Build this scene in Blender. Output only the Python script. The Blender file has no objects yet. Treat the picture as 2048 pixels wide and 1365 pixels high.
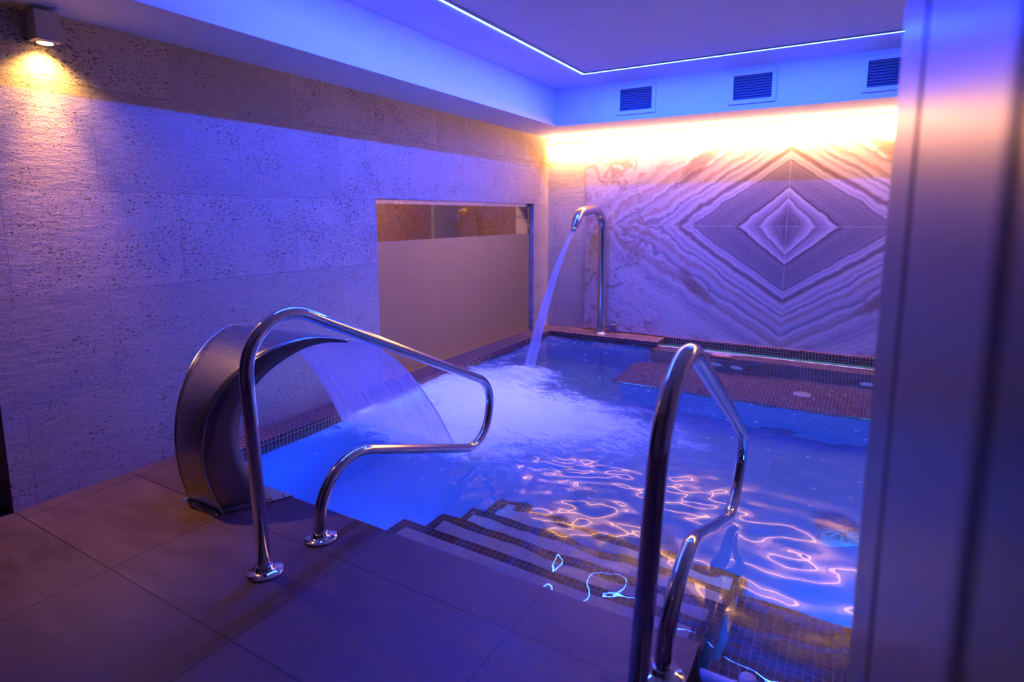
import bpy, bmesh, math, random
import numpy as np
from mathutils import Vector, Matrix
random.seed(7)
RNG = np.random.default_rng(7)
PI = math.pi
SC = bpy.context.scene
COL = SC.collection

# ------------------------------------------------------------------ camera
CAM_POS = (2.863, 0.0, 1.2)
YAW, PITCH, ROLL = 0.5336, -0.1372, -0.0021
F_PX, PPX, PPY = 1157.5, 1014.67, 590.75
cam_data = bpy.data.cameras.new('camera')
cam = bpy.data.objects.new('camera', cam_data); COL.objects.link(cam)
cam_data.sensor_fit = 'HORIZONTAL'; cam_data.sensor_width = 36.0
cam_data.lens = F_PX * 36.0 / 2048
cam_data.shift_x = (1024 - PPX) / 2048
cam_data.shift_y = -(682.5 - PPY) / 2048
cam_data.clip_start = 0.02
fwd = Vector((-math.sin(YAW) * math.cos(PITCH), math.cos(YAW) * math.cos(PITCH), math.sin(PITCH)))
r0 = Vector((math.cos(YAW), math.sin(YAW), 0)); u0 = r0.cross(fwd)
rt = math.cos(ROLL) * r0 + math.sin(ROLL) * u0
up = -math.sin(ROLL) * r0 + math.cos(ROLL) * u0
cam.matrix_world = Matrix(((rt.x, up.x, -fwd.x, CAM_POS[0]), (rt.y, up.y, -fwd.y, CAM_POS[1]),
                           (rt.z, up.z, -fwd.z, CAM_POS[2]), (0, 0, 0, 1)))
cam_data.dof.use_dof = True; cam_data.dof.focus_distance = 3.2; cam_data.dof.aperture_fstop = 2.4
SC.camera = cam

# ------------------------------------------------------------------ world, exposure
w = bpy.data.worlds.new('world'); SC.world = w; w.use_nodes = True
w.node_tree.nodes['Background'].inputs[0].default_value = (0.0, 0.0, 0.0, 1)
w.node_tree.nodes['Background'].inputs[1].default_value = 0.0
SC.view_settings.view_transform = 'Standard'; SC.view_settings.look = 'None'
SC.view_settings.gamma = 1.0; SC.view_settings.use_curve_mapping = False
SC.view_settings.exposure = 0.0
cy = SC.cycles
cy.max_bounces = 10; cy.diffuse_bounces = 4; cy.glossy_bounces = 5; cy.transmission_bounces = 8
cy.transparent_max_bounces = 16
cy.sample_clamp_indirect = 6.0; cy.blur_glossy = 0.6
cy.caustics_reflective = False; cy.caustics_refractive = True

# ------------------------------------------------------------------ room dimensions (metres)
D = 5.727            # back wall
SX, SY, SZ = 0.4464, 4.992, 2.0165   # soffit inner edges and underside
CL = 2.342           # ceiling
LX, LY = 0.90, 4.546 # ceiling led line
WL = -0.066          # water level
LC, BC = 0.1666, 5.452   # coping inner edges (left, back)
HC = -0.019          # coping top
YN, XE = 1.5515, 2.574   # deck edge and deck corner
XBC = 1.3225         # right end of the back coping
XR = 4.5             # right wall
YF = -0.9            # wall behind the camera
BLUE = (0.010, 0.045, 1.0)
WARM = (1.0, 0.47, 0.19)

# ------------------------------------------------------------------ lights
def area(name, loc, rot, sx, sy, power, color):
    l = bpy.data.lights.new(name, 'AREA'); l.shape = 'RECTANGLE'; l.size = sx; l.size_y = sy
    l.energy = power; l.color = color
    o = bpy.data.objects.new(name, l); COL.objects.link(o); o.location = loc; o.rotation_euler = rot
    return o
LED_W = 0.018
LY0 = 1.55; LX1 = 3.15
P_LED = 31.0      # watts per metre
area('blue_led_light_left', (LX, (LY0 + LY) / 2, CL - 0.007), (0, 0, 0), LED_W, LY - LY0, P_LED * (LY - LY0), BLUE)
area('blue_led_light_back', ((LX + LX1) / 2, LY, CL - 0.007), (0, 0, 0), LX1 - LX, LED_W, P_LED * (LX1 - LX), BLUE)
# warm strip under the back soffit, turned 45 degrees towards the wall
wl = area('warm_led_light', (2.24, D - 0.070, SZ - 0.020), (math.radians(28), 0, 0), 4.44, 0.040, 115, WARM); wl.data.spread = math.radians(100)
ww = area('warm_led_wall_wash', (2.24, D - 0.075, SZ - 0.022), (math.radians(46), 0, 0), 4.44, 0.052, 290, WARM); ww.data.spread = math.radians(66)
wu = area('warm_led_up_glow', (2.24, D - 0.060, SZ - 0.040), (math.radians(-140), 0, 0), 4.44, 0.014, 38, WARM); wu.data.spread = math.radians(120)
# unseen underwater lights for the basin and the foam
def disk(name, loc, direction, size, power, color):
    l = bpy.data.lights.new(name, 'AREA'); l.shape = 'DISK'; l.size = size; l.energy = power; l.color = color
    o = bpy.data.objects.new(name, l); COL.objects.link(o); o.location = loc
    o.rotation_euler = Vector(direction).to_track_quat('-Z', 'Y').to_euler()
    return o
POOLC = (0.01, 0.125, 1.0)
disk('pool_lamp_near', (0.75, YN + 0.03, -0.5), (0.1, 1, 0.05), 0.24, 19, POOLC)
disk('pool_lamp_right', (3.3, 2.12, -0.5), (-0.2, 1, 0.1), 0.24, 34, (0.03, 0.24, 1.0))
def pool_spot(name, loc, direction, power, color, angle):
    l = bpy.data.lights.new(name, 'SPOT'); l.energy = power; l.color = color; l.spot_size = math.radians(angle); l.spot_blend = 0.8; l.shadow_soft_size = 0.0
    o = bpy.data.objects.new(name, l); COL.objects.link(o); o.location = loc
    o.rotation_euler = Vector(direction).to_track_quat('-Z', 'Y').to_euler(); return o
pool_spot('foam_uplight', (0.75, 3.40, -1.0), (0.08, -0.1, 1), 270, (0.42, 0.42, 1.0), 120)  # unseen spot added below the foam to brighten it

# ------------------------------------------------------------------ tagging
def tag(o, label=None, cat=None, group=None, kind=None):
    if label: o['label'] = label
    if cat: o['category'] = cat
    if group: o['group'] = group
    if kind: o['kind'] = kind
    return o
def empty(name, loc=(0, 0, 0), parent=None):
    o = bpy.data.objects.new(name, None); COL.objects.link(o); o.location = loc
    o.empty_display_size = 0.05
    if parent: o.parent = parent
    return o
def struct(o):
    o['kind'] = 'structure'; return o

# ------------------------------------------------------------------ mesh builder
class MB:
    def __init__(s): s.v = []; s.f = []; s.m = []; s.uv = []; s.smooth = []
    def face(s, idx, mat=0, uv=None, smooth=False):
        s.f.append(tuple(idx)); s.m.append(mat); s.smooth.append(smooth); s.uv.append(uv)
    def add(s, pts):
        b = len(s.v); s.v += [tuple(p) for p in pts]; return b
    def box(s, x0, x1, y0, y1, z0, z1, mat=0, mats=None):
        b = s.add([(x0,y0,z0),(x1,y0,z0),(x1,y1,z0),(x0,y1,z0),(x0,y0,z1),(x1,y0,z1),(x1,y1,z1),(x0,y1,z1)])
        fs = {'-z':(0,3,2,1),'+z':(4,5,6,7),'-y':(0,1,5,4),'+y':(2,3,7,6),'-x':(3,0,4,7),'+x':(1,2,6,5)}
        for k, q in fs.items():
            s.face([b+i for i in q], (mats or {}).get(k, mat))
        return s
    def tube(s, pts, rad, n=16, cap=True, mat=0):
        pts = [Vector(p) for p in pts]
        rads = rad if hasattr(rad, '__len__') else [rad] * len(pts)
        tans = [(pts[min(i+1, len(pts)-1)] - pts[max(i-1, 0)]).normalized() for i in range(len(pts))]
        a = Vector((1, 0, 0)) if abs(tans[0].x) < 0.9 else Vector((0, 1, 0))
        nrm = (a - a.dot(tans[0]) * tans[0]).normalized()
        rings = []; L = 0
        for i, p in enumerate(pts):
            if i: L += (p - pts[i-1]).length
            nrm = (nrm - nrm.dot(tans[i]) * tans[i]).normalized(); bn = tans[i].cross(nrm)
            rings.append(s.add([p + rads[i] * (math.cos(2*PI*k/n) * nrm + math.sin(2*PI*k/n) * bn) for k in range(n)]))
        for i in range(len(pts) - 1):
            for k in range(n):
                k2 = (k + 1) % n
                s.face([rings[i]+k, rings[i]+k2, rings[i+1]+k2, rings[i+1]+k], mat, None, True)
        if cap:
            s.face([rings[0]+k for k in reversed(range(n))], mat); s.face([rings[-1]+k for k in range(n)], mat)
        return s
    def lathe(s, prof, c=(0,0,0), axis='z', n=32, mat=0):
        # profile of (radius, height) pairs, closed with caps when the radius is not 0
        c = Vector(c); rings = []
        for (r, h) in prof:
            ring = []
            for k in range(n):
                a = 2*PI*k/n; x, y = r*math.cos(a), r*math.sin(a)
                ring.append({'z':(x,y,h), 'y':(x,h,-y), 'x':(h,x,y)}[axis])
            rings.append(s.add([c + Vector(q) for q in ring]))
        for i in range(len(prof) - 1):
            for k in range(n):
                k2 = (k+1) % n
                s.face([rings[i]+k, rings[i]+k2, rings[i+1]+k2, rings[i+1]+k], mat, None, True)
        s.face([rings[0]+k for k in reversed(range(n))], mat); s.face([rings[-1]+k for k in range(n)], mat)
        return s
    def grid(s, P, uv=None, mat=0, flip=False):
        nu, nv = P.shape[:2]
        b = s.add(P.reshape(-1, 3).tolist())
        for i in range(nu - 1):
            for j in range(nv - 1):
                q = [b+i*nv+j, b+(i+1)*nv+j, b+(i+1)*nv+j+1, b+i*nv+j+1]
                t = None
                if uv is not None: t = [tuple(uv[i,j]), tuple(uv[i+1,j]), tuple(uv[i+1,j+1]), tuple(uv[i,j+1])]
                if flip: q.reverse(); t = t and t[::-1]
                s.face(q, mat, t, True)
        return s
    def build(s, name, mats, parent=None, bevel=0.0, loc=None, uvo=(0, 0, 0)):
        me = bpy.data.meshes.new(name); me.from_pydata(s.v, [], s.f)
        for m in (mats if isinstance(mats, (list, tuple)) else [mats]): me.materials.append(m)
        me.polygons.foreach_set('material_index', s.m); me.polygons.foreach_set('use_smooth', s.smooth)
        ul = me.uv_layers.new(name='UVMap')
        data = np.zeros((len(me.loops), 2), dtype=np.float32); k = 0
        for fi, p in enumerate(me.polygons):
            n = p.normal; ax = max(range(3), key=lambda i: abs(n[i]))
            for li, vi in enumerate(p.vertices):
                c = [s.v[vi][q] - uvo[q] for q in range(3)]
                if s.uv[fi] is not None: data[k] = s.uv[fi][li]
                else: data[k] = (c[1], c[2]) if ax == 0 else ((c[0], c[2]) if ax == 1 else (c[0], c[1]))
                k += 1
        ul.data.foreach_set('uv', data.ravel())
        if loc is not None:
            for v in me.vertices: v.co = v.co - Vector(loc)
        me.update()
        o = bpy.data.objects.new(name, me); COL.objects.link(o)
        if loc is not None: o.location = loc
        if parent: o.parent = parent
        if bevel:
            b = o.modifiers.new('bevel', 'BEVEL'); b.width = bevel; b.segments = 2; b.limit_method = 'ANGLE'; b.angle_limit = math.radians(40)
        return o

# ------------------------------------------------------------------ material helpers
class NT:
    def __init__(s, name):
        s.mat = bpy.data.materials.new(name); s.mat.use_nodes = True
        s.t = s.mat.node_tree; s.t.nodes.clear(); s.out = s.t.nodes.new('ShaderNodeOutputMaterial')
    def n(s, typ, **kw):
        nd = s.t.nodes.new('ShaderNode' + typ); ins = kw.pop('i', {})
        for k, v in kw.items(): setattr(nd, k, v)
        for k, v in ins.items(): s.set(nd.inputs[k], v)
        return nd
    def set(s, sock, v):
        if isinstance(v, bpy.types.NodeSocket): s.t.links.new(v, sock)
        elif isinstance(v, bpy.types.Node): s.t.links.new(v.outputs[0], sock)
        elif isinstance(v, (tuple, list)) and len(v) == 3 and sock.type == 'RGBA': sock.default_value = (*v, 1)
        else: sock.default_value = v
    def math(s, op, a, b=0.0, c=0.0, clamp=False):
        nd = s.t.nodes.new('ShaderNodeMath'); nd.operation = op; nd.use_clamp = clamp
        s.set(nd.inputs[0], a); s.set(nd.inputs[1], b)
        if op in ('MULTIPLY_ADD', 'SMOOTH_MIN', 'WRAP', 'COMPARE'): s.set(nd.inputs[2], c)
        return nd.outputs[0]
    def mix(s, f, a, b, blend='MIX'):
        nd = s.t.nodes.new('ShaderNodeMix'); nd.data_type = 'RGBA'; nd.blend_type = blend
        s.set(nd.inputs[0], f); s.set(nd.inputs[6], a); s.set(nd.inputs[7], b); return nd.outputs[2]
    def ramp(s, f, stops, interp='LINEAR'):
        nd = s.t.nodes.new('ShaderNodeValToRGB'); cr = nd.color_ramp; cr.interpolation = interp
        while len(cr.elements) < len(stops): cr.elements.new(0.5)
        for e, (p, c) in zip(cr.elements, stops):
            e.position = p; e.color = (c, c, c, 1) if not isinstance(c, (tuple, list)) else (*c, 1)
        s.set(nd.inputs[0], f); return nd.outputs[0]
    def maprange(s, v, a, b, c=0.0, d=1.0, smooth=False):
        nd = s.t.nodes.new('ShaderNodeMapRange'); nd.interpolation_type = 'SMOOTHSTEP' if smooth else 'LINEAR'
        s.set(nd.inputs[0], v)
        for k, q in zip((1, 2, 3, 4), (a, b, c, d)): s.set(nd.inputs[k], q)
        return nd.outputs[0]
    def coord(s, kind='Object'): return s.n('TexCoord').outputs[kind]
    def sep(s, v): return s.n('SeparateXYZ', i={0: v}).outputs
    def comb(s, x=0.0, y=0.0, z=0.0): return s.n('CombineXYZ', i={0: x, 1: y, 2: z}).outputs[0]
    def noise(s, v, scale, detail=2.0, rough=0.5, dist=0.0, out='Fac', dims='3D'):
        nd = s.n('TexNoise', noise_dimensions=dims); s.set(nd.inputs['Vector'], v)
        nd.inputs['Scale'].default_value = scale; nd.inputs['Detail'].default_value = detail
        nd.inputs['Roughness'].default_value = rough; nd.inputs['Distortion'].default_value = dist
        return nd.outputs[out]
    def bump(s, h, strength=0.5, dist=0.01, normal=None):
        nd = s.n('Bump'); nd.inputs['Strength'].default_value = strength; nd.inputs['Distance'].default_value = dist
        s.set(nd.inputs['Height'], h)
        if normal is not None: s.set(nd.inputs['Normal'], normal)
        return nd.outputs[0]
    def pbsdf(s, **kw):
        nd = s.t.nodes.new('ShaderNodeBsdfPrincipled')
        names = {'color': 'Base Color', 'rough': 'Roughness', 'metal': 'Metallic', 'normal': 'Normal', 'ior': 'IOR',
                 'trans': 'Transmission Weight', 'spec': 'Specular IOR Level', 'coat': 'Coat Weight', 'aniso': 'Anisotropic',
                 'emit': 'Emission Color', 'estr': 'Emission Strength', 'alpha': 'Alpha'}
        for k, v in kw.items(): s.set(nd.inputs[names[k]], v)
        return nd.outputs[0]
    def done(s, sh): s.set(s.out.inputs['Surface'], sh); return s.mat

def m_plain(name, color, rough=0.6, metal=0.0, spec=0.5, bump=0.0, bscale=80):
    t = NT(name); kw = {}
    c = t.coord()
    v = t.noise(c, 6, 3)
    col = t.mix(v, tuple(q * 0.93 for q in color), tuple(min(1, q * 1.05) for q in color))
    if bump: kw['normal'] = t.bump(t.noise(c, bscale, 3), bump, 0.002)
    return t.done(t.pbsdf(color=col, rough=rough, metal=metal, spec=spec, **kw))

def m_travertine(name, au, av, ou, ov, bw=0.70, bh=0.44):
    """honed travertine blocks; au / av pick the object axes that run along and up the wall"""
    t = NT(name); c = t.coord(); x = t.sep(c)
    u = t.math('SUBTRACT', x[au], ou); v = t.math('SUBTRACT', x[av], ov)
    uv = t.comb(u, v, 0.0)
    br = t.n('TexBrick', offset=0.5, offset_frequency=2, squash=1.0, i={'Vector': uv, 'Color1': (0, 0, 0), 'Color2': (1, 1, 1), 'Mortar': (0.5, 0.5, 0.5),
             'Scale': 1.0, 'Mortar Size': 0.0013, 'Mortar Smooth': 0.2, 'Bias': 0.0, 'Brick Width': bw, 'Row Height': bh})
    rnd = t.sep(br.outputs['Color'])[0]; mort = br.outputs['Fac']
    off = t.comb(t.math('MULTIPLY', rnd, 37.0), t.math('MULTIPLY', rnd, 11.0), 0.0)
    p = t.n('VectorMath', operation='ADD', i={0: uv, 1: off}).outputs[0]
    st = t.n('Mapping', i={'Vector': p, 'Scale': (1.0, 3.0, 1.0)}).outputs[0]
    st2 = t.n('Mapping', i={'Vector': p, 'Scale': (1.0, 2.0, 1.0)}).outputs[0]
    grain = t.noise(st, 22, 6, 0.65)
    cloud = t.noise(p, 2.5, 4, 0.6)
    # pits of two sizes, denser in some blocks and in bands
    den = t.math('ADD', t.math('MULTIPLY', rnd, 0.14), t.math('MULTIPLY', t.noise(p, 4.5, 4, 0.6), 0.62))
    den = t.math('MULTIPLY', den, 0.92)
    n1 = t.noise(st2, 52, 3, 0.55, 0.3)
    pit1 = t.maprange(t.math('ADD', n1, t.math('MULTIPLY', den, 0.5)), 0.79, 0.845, smooth=True)
    n2 = t.noise(st2, 120, 2, 0.5, 0.3)
    pit2 = t.maprange(t.math('ADD', n2, t.math('MULTIPLY', den, 0.5)), 0.78, 0.86, smooth=True)
    pits = t.math('MAXIMUM', pit1, t.math('MULTIPLY', pit2, 0.7))
    base = t.ramp(grain, [(0.25, (0.40, 0.33, 0.235)), (0.75, (0.55, 0.465, 0.345))])
    base = t.mix(t.math('MULTIPLY', cloud, 0.5), base, (0.58, 0.50, 0.385))
    tone = t.maprange(rnd, 0, 1, 0.80, 1.06)
    base = t.mix(1.0, base, t.comb(tone, tone, tone), 'MULTIPLY')
    base = t.mix(t.math('MULTIPLY', pits, 0.85), base, (0.10, 0.075, 0.055))  # hole darkness of the pits put into the colour besides the bump
    base = t.mix(t.math('MULTIPLY', mort, 0.6), base, (0.22, 0.18, 0.15))
    und = t.noise(st, 9, 4, 0.6)
    h = t.math('SUBTRACT', t.math('MULTIPLY', und, 0.5), t.math('MULTIPLY', pits, 1.0))
    h = t.math('ADD', h, t.math('MULTIPLY', t.noise(p, 160, 3, 0.6), 0.22))
    h = t.math('SUBTRACT', h, t.math('MULTIPLY', mort, 1.2))
    h = t.math('ADD', h, t.math('MULTIPLY', rnd, 0.4))
    nrm = t.bump(h, 0.85, 0.009)
    return t.done(t.pbsdf(color=base, rough=0.62, spec=0.35, normal=nrm))

def m_mosaic(name, c1, c2, grout, tile=0.0255, rough=0.16, gw=0.0022, spec=0.6):
    t = NT(name); uv = t.coord('UV')
    br = t.n('TexBrick', offset=0.0, squash=1.0, i={'Vector': uv, 'Color1': (0, 0, 0), 'Color2': (1, 1, 1), 'Mortar': (0.5, 0.5, 0.5),
             'Scale': 1.0, 'Mortar Size': gw / 2, 'Mortar Smooth': 0.1, 'Bias': 0.0, 'Brick Width': tile, 'Row Height': tile})
    rnd = t.sep(br.outputs['Color'])[0]; g = br.outputs['Fac']
    col = t.mix(rnd, c1, c2); col = t.mix(g, col, grout)
    h = t.math('SUBTRACT', t.math('MULTIPLY', t.noise(uv, 90, 2), 0.15), g)
    return t.done(t.pbsdf(color=col, rough=t.maprange(g, 0, 1, rough, 0.7), spec=spec, normal=t.bump(h, 0.5, 0.001)))

def m_floor():
    t = NT('porcelain_floor_tiles'); c = t.coord(); x = t.sep(c)
    uv = t.comb(t.math('SUBTRACT', x[0], 0.083), t.math('SUBTRACT', x[1], 0.014 - 0.0), 0.0)
    br = t.n('TexBrick', offset=0.0, i={'Vector': uv, 'Color1': (0, 0, 0), 'Color2': (1, 1, 1), 'Mortar': (0.5, 0.5, 0.5),
             'Scale': 1.0, 'Mortar Size': 0.0028, 'Mortar Smooth': 0.2, 'Brick Width': 0.668, 'Row Height': 0.4375})
    rnd = t.sep(br.outputs['Color'])[0]; g = br.outputs['Fac']
    st = t.n('Mapping', i={'Vector': c, 'Scale': (1.0, 2.6, 1.0)}).outputs[0]
    a = t.noise(st, 3.5, 6, 0.65, 0.5); b = t.noise(c, 45, 4, 0.6)
    f = t.math('ADD', t.math('MULTIPLY', a, 0.75), t.math('MULTIPLY', b, 0.3))
    col = t.ramp(f, [(0.3, (0.050, 0.027, 0.028)), (0.55, (0.080, 0.047, 0.047)), (0.8, (0.115, 0.072, 0.068))])
    tone = t.maprange(rnd, 0, 1, 0.9, 1.08); col = t.mix(1.0, col, t.comb(tone, tone, tone), 'MULTIPLY')
    col = t.mix(t.math('MULTIPLY', t.maprange(t.noise(c, 28, 2), 0.66, 0.74), 0.45), col, (0.12, 0.09, 0.08))
    col = t.mix(t.math('MULTIPLY', g, 0.9), col, (0.008, 0.006, 0.006))
    h = t.math('SUBTRACT', t.math('MULTIPLY', b, 0.4), g)
    return t.done(t.pbsdf(color=col, rough=t.maprange(a, 0.3, 0.7, 0.42, 0.58), spec=0.4, normal=t.bump(h, 0.4, 0.0015)))

def m_marble(mx, mz):
    """book-matched onyx slabs: diamond bands around the joint cross, swirls in the outer slabs"""
    t = NT('bookmatched_onyx'); x = t.sep(t.coord())
    U = t.math('SUBTRACT', x[0], mx); V = t.math('SUBTRACT', x[2], mz)
    u = t.math('ABSOLUTE', U); v = t.math('ABSOLUTE', V)
    p = t.comb(u, t.math('MULTIPLY', v, 1.15), t.math('MULTIPLY', t.math('SIGN', V), 0.06))
    w1 = t.math('SUBTRACT', t.noise(p, 1.6, 2, 0.5), 0.5)
    w2 = t.math('SUBTRACT', t.noise(p, 5.0, 4, 0.6), 0.5)
    w3 = t.math('SUBTRACT', t.noise(p, 16.0, 4, 0.6), 0.5)
    amp = t.maprange(u, 0.25, 1.5, 0.45, 3.8)
    # level of the straight-sided diamonds: u / L + v / (0.123 + 0.555 L) = 1
    bb = t.math('SUBTRACT', t.math('MULTIPLY_ADD', u, -0.555, 0.123), v)
    e = t.math('SQRT', t.math('MULTIPLY_ADD', u, 0.27306, t.math('MULTIPLY', bb, bb)))
    e = t.math('DIVIDE', t.math('SUBTRACT', e, bb), 1.11)
    e = t.math('ADD', e, t.math('MULTIPLY', t.math('MULTIPLY', w1, amp), 0.14))
    e = t.math('ADD', e, t.math('MULTIPLY', t.math('MULTIPLY', w2, amp), 0.13))
    e = t.math('ADD', e, t.math('MULTIPLY', w3, 0.035))
    wh, gy, gd, br, pk, lb = (0.80, 0.75, 0.72), (0.29, 0.25, 0.27), (0.21, 0.18, 0.20), (0.12, 0.05, 0.03), (0.52, 0.37, 0.31), (0.52, 0.48, 0.50)
    stops = [(0.00, gd), (0.10, gy), (0.17, lb), (0.215, wh), (0.24, gy), (0.32, lb), (0.375, wh), (0.405, br), (0.43, gy), (0.60, gd), (0.78, gy),
             (0.83, gy), (0.855, wh), (0.88, lb), (0.93, wh), (0.97, gy), (1.005, br), (1.03, pk), (1.07, wh), (1.15, lb), (1.20, wh), (1.26, gy), (1.29, wh), (1.40, pk),
             (1.46, wh), (1.56, gy), (1.60, wh), (1.76, pk), (1.84, wh), (2.0, lb), (2.2, wh)]
    mx_e = 2.4
    col = t.ramp(t.math('DIVIDE', e, mx_e), [(a / mx_e, c) for a, c in stops])
    # fine parallel striae
    s1 = t.math('SINE', t.math('MULTIPLY', e, 150.0)); s2 = t.math('SINE', t.math('MULTIPLY', t.math('ADD', e, t.math('MULTIPLY', w2, 0.03)), 61.0))
    str_ = t.math('MULTIPLY', t.math('ADD', t.math('MULTIPLY', s1, 0.5), t.math('MULTIPLY', s2, 0.5)), t.maprange(e, 0.8, 1.1, 0.08, 0.30))
    col = t.mix(t.maprange(str_, 0.0, 0.35, 0, 0.55), col, (0.52, 0.44, 0.42))
    col = t.mix(t.maprange(str_, 0.0, -0.35, 0, 0.5), col, (0.90, 0.87, 0.84))
    # dark thin veins along the bands
    vein = t.math('ABSOLUTE', t.math('SINE', t.math('MULTIPLY', t.math('ADD', e, t.math('MULTIPLY', w2, 0.10)), 13.0)))
    vm = t.math('MULTIPLY', t.maprange(vein, 0.0, 0.09, 1, 0), t.maprange(t.noise(p, 3.0, 3), 0.45, 0.6))
    col = t.mix(t.math('MULTIPLY', vm, 0.55), col, (0.20, 0.12, 0.09))
    # granular crystals in the grey band
    gr = t.noise(t.comb(u, v, 0.0), 130, 2, 0.7)
    inband = t.math('MULTIPLY', t.maprange(e, 0.42, 0.48), t.maprange(e, 0.83, 0.78))
    col = t.mix(t.math('MULTIPLY', inband, t.maprange(gr, 0.42, 0.62, 0, 0.55)), col, (0.60, 0.55, 0.53))
    # rusty blotches, mostly in the outer slabs
    bl = t.noise(p, 2.3, 5, 0.62, 0.8)
    bm = t.math('MULTIPLY', t.maprange(bl, 0.58, 0.70, smooth=True), t.maprange(t.math('ADD', u, v), 0.75, 1.25))
    col = t.mix(t.math('MULTIPLY', bm, 0.72), col, (0.40, 0.20, 0.09))
    sw = t.noise(p, 4.2, 6, 0.66, 1.6)
    sm = t.math('MULTIPLY', t.maprange(sw, 0.52, 0.60), t.maprange(u, 1.0, 1.35))
    col = t.mix(t.math('MULTIPLY', sm, 0.65), col, (0.42, 0.26, 0.20))
    # one long rusty inclusion, mirrored into each quarter
    du = t.math('SUBTRACT', u, 0.78); dv = t.math('SUBTRACT', v, 0.58)
    la = t.math('MULTIPLY_ADD', du, -0.72, t.math('MULTIPLY', dv, 0.69)); lb_ = t.math('MULTIPLY_ADD', du, 0.69, t.math('MULTIPLY', dv, 0.72))
    q = t.math('ADD', t.math('POWER', t.math('ABSOLUTE', t.math('DIVIDE', la, 0.30)), 2.0), t.math('POWER', t.math('ABSOLUTE', t.math('DIVIDE', lb_, 0.075)), 2.0))
    q = t.math('ADD', q, t.math('ADD', t.math('MULTIPLY', w2, 1.8), t.math('MULTIPLY', w3, 1.4)))
    col = t.mix(t.maprange(q, 1.25, 0.2, 0, 0.62, True), col, (0.27, 0.13, 0.075))
    # joints between the slabs
    ju = t.math('ABSOLUTE', t.math('SUBTRACT', t.math('FRACT', t.math('ADD', t.math('DIVIDE', U, 0.954), 0.5)), 0.5))
    j = t.math('MINIMUM', t.math('MULTIPLY', ju, 0.954), v)
    jm = t.maprange(j, 0.0014, 0.0026, 1, 0)
    col = t.mix(t.math('MULTIPLY', jm, 0.85), col, (0.80, 0.74, 0.66))
    col = t.mix(1.0, col, (0.62, 0.57, 0.55), 'MULTIPLY')
    return t.done(t.pbsdf(color=col, rough=0.24, spec=0.45, normal=t.bump(jm, 0.3, -0.001)))

def m_metal(name, color=(0.72, 0.71, 0.70), rough=0.08, brushed=False):
    t = NT(name); c = t.coord()
    if brushed:
        mp = t.n('Mapping', i={'Vector': c, 'Scale': (1.5, 60.0, 60.0)}).outputs[0]
        nz = t.noise(mp, 6, 4, 0.6); r = t.maprange(nz, 0.3, 0.7, rough * 0.92, rough * 1.08)
        return t.done(t.pbsdf(color=color, rough=r, metal=1.0, normal=t.bump(nz, 0.02, 0.0005)))
    nz = t.noise(c, 14, 4, 0.6); r = t.maprange(nz, 0.35, 0.75, rough * 0.7, rough * 1.5)
    return t.done(t.pbsdf(color=color, rough=r, metal=1.0))

def m_emit(name, color, strength):
    t = NT(name); e = t.n('Emission', i={0: color, 1: strength}); return t.done(e.outputs[0])

M = {}
M['trav_left'] = m_travertine('travertine_blocks_left', 1, 2, 1.315, -0.012)
M['trav_back'] = m_travertine('travertine_blocks_back', 0, 2, -0.27, -0.012)
M['plaster'] = m_plain('white_plaster', (0.80, 0.79, 0.78), 0.7, bump=0.05, bscale=140)
M['dark_wall'] = m_plain('dark_paint', (0.055, 0.045, 0.045), 0.6)
M['floor'] = m_floor()
M['edge_stone'] = m_plain('dark_stone_edge', (0.07, 0.06, 0.055), 0.5)
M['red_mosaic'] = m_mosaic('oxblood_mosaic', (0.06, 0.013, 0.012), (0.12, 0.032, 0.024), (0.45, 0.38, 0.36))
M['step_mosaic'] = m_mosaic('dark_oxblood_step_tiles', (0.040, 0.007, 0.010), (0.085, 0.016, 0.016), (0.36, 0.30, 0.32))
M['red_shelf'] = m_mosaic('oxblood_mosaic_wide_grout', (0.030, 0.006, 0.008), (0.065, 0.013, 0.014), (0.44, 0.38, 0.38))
M['brown_mosaic'] = m_mosaic('brown_mosaic', (0.16, 0.075, 0.055), (0.27, 0.14, 0.10), (0.50, 0.44, 0.42))
M['pale_mosaic'] = m_mosaic('pale_mosaic', (0.62, 0.60, 0.62), (0.72, 0.69, 0.70), (0.48, 0.45, 0.47), gw=0.0018)
M['teal_slats'] = m_mosaic('teal_gutter_tiles', (0.02, 0.12, 0.14), (0.03, 0.17, 0.19), (0.01, 0.05, 0.07))
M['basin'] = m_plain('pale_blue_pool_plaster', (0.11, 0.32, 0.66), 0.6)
M['chrome'] = m_metal('polished_stainless', (0.66, 0.63, 0.61), 0.07)
M['brushed'] = m_metal('brushed_stainless', (0.40, 0.38, 0.37), 0.27, True)
M['side_steel'] = m_metal('side_stainless', (0.34, 0.32, 0.31), 0.42)
M['satin'] = m_metal('satin_stainless', (0.66, 0.64, 0.62), 0.20)
M['white_plastic'] = m_plain('white_plastic', (0.78, 0.77, 0.75), 0.35)
M['dark_hole'] = m_plain('dark_recess', (0.015, 0.015, 0.018), 0.7)
M['vent_white'] = m_plain('vent_enamel', (0.72, 0.72, 0.72), 0.4)
M['grey_metal'] = m_plain('grey_lamp_enamel', (0.40, 0.38, 0.36), 0.45)
M['alu'] = m_metal('anodised_aluminium', (0.75, 0.72, 0.68), 0.22)
M['black'] = m_plain('black_rubber', (0.004, 0.004, 0.004), 0.35, spec=0.16)

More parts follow.
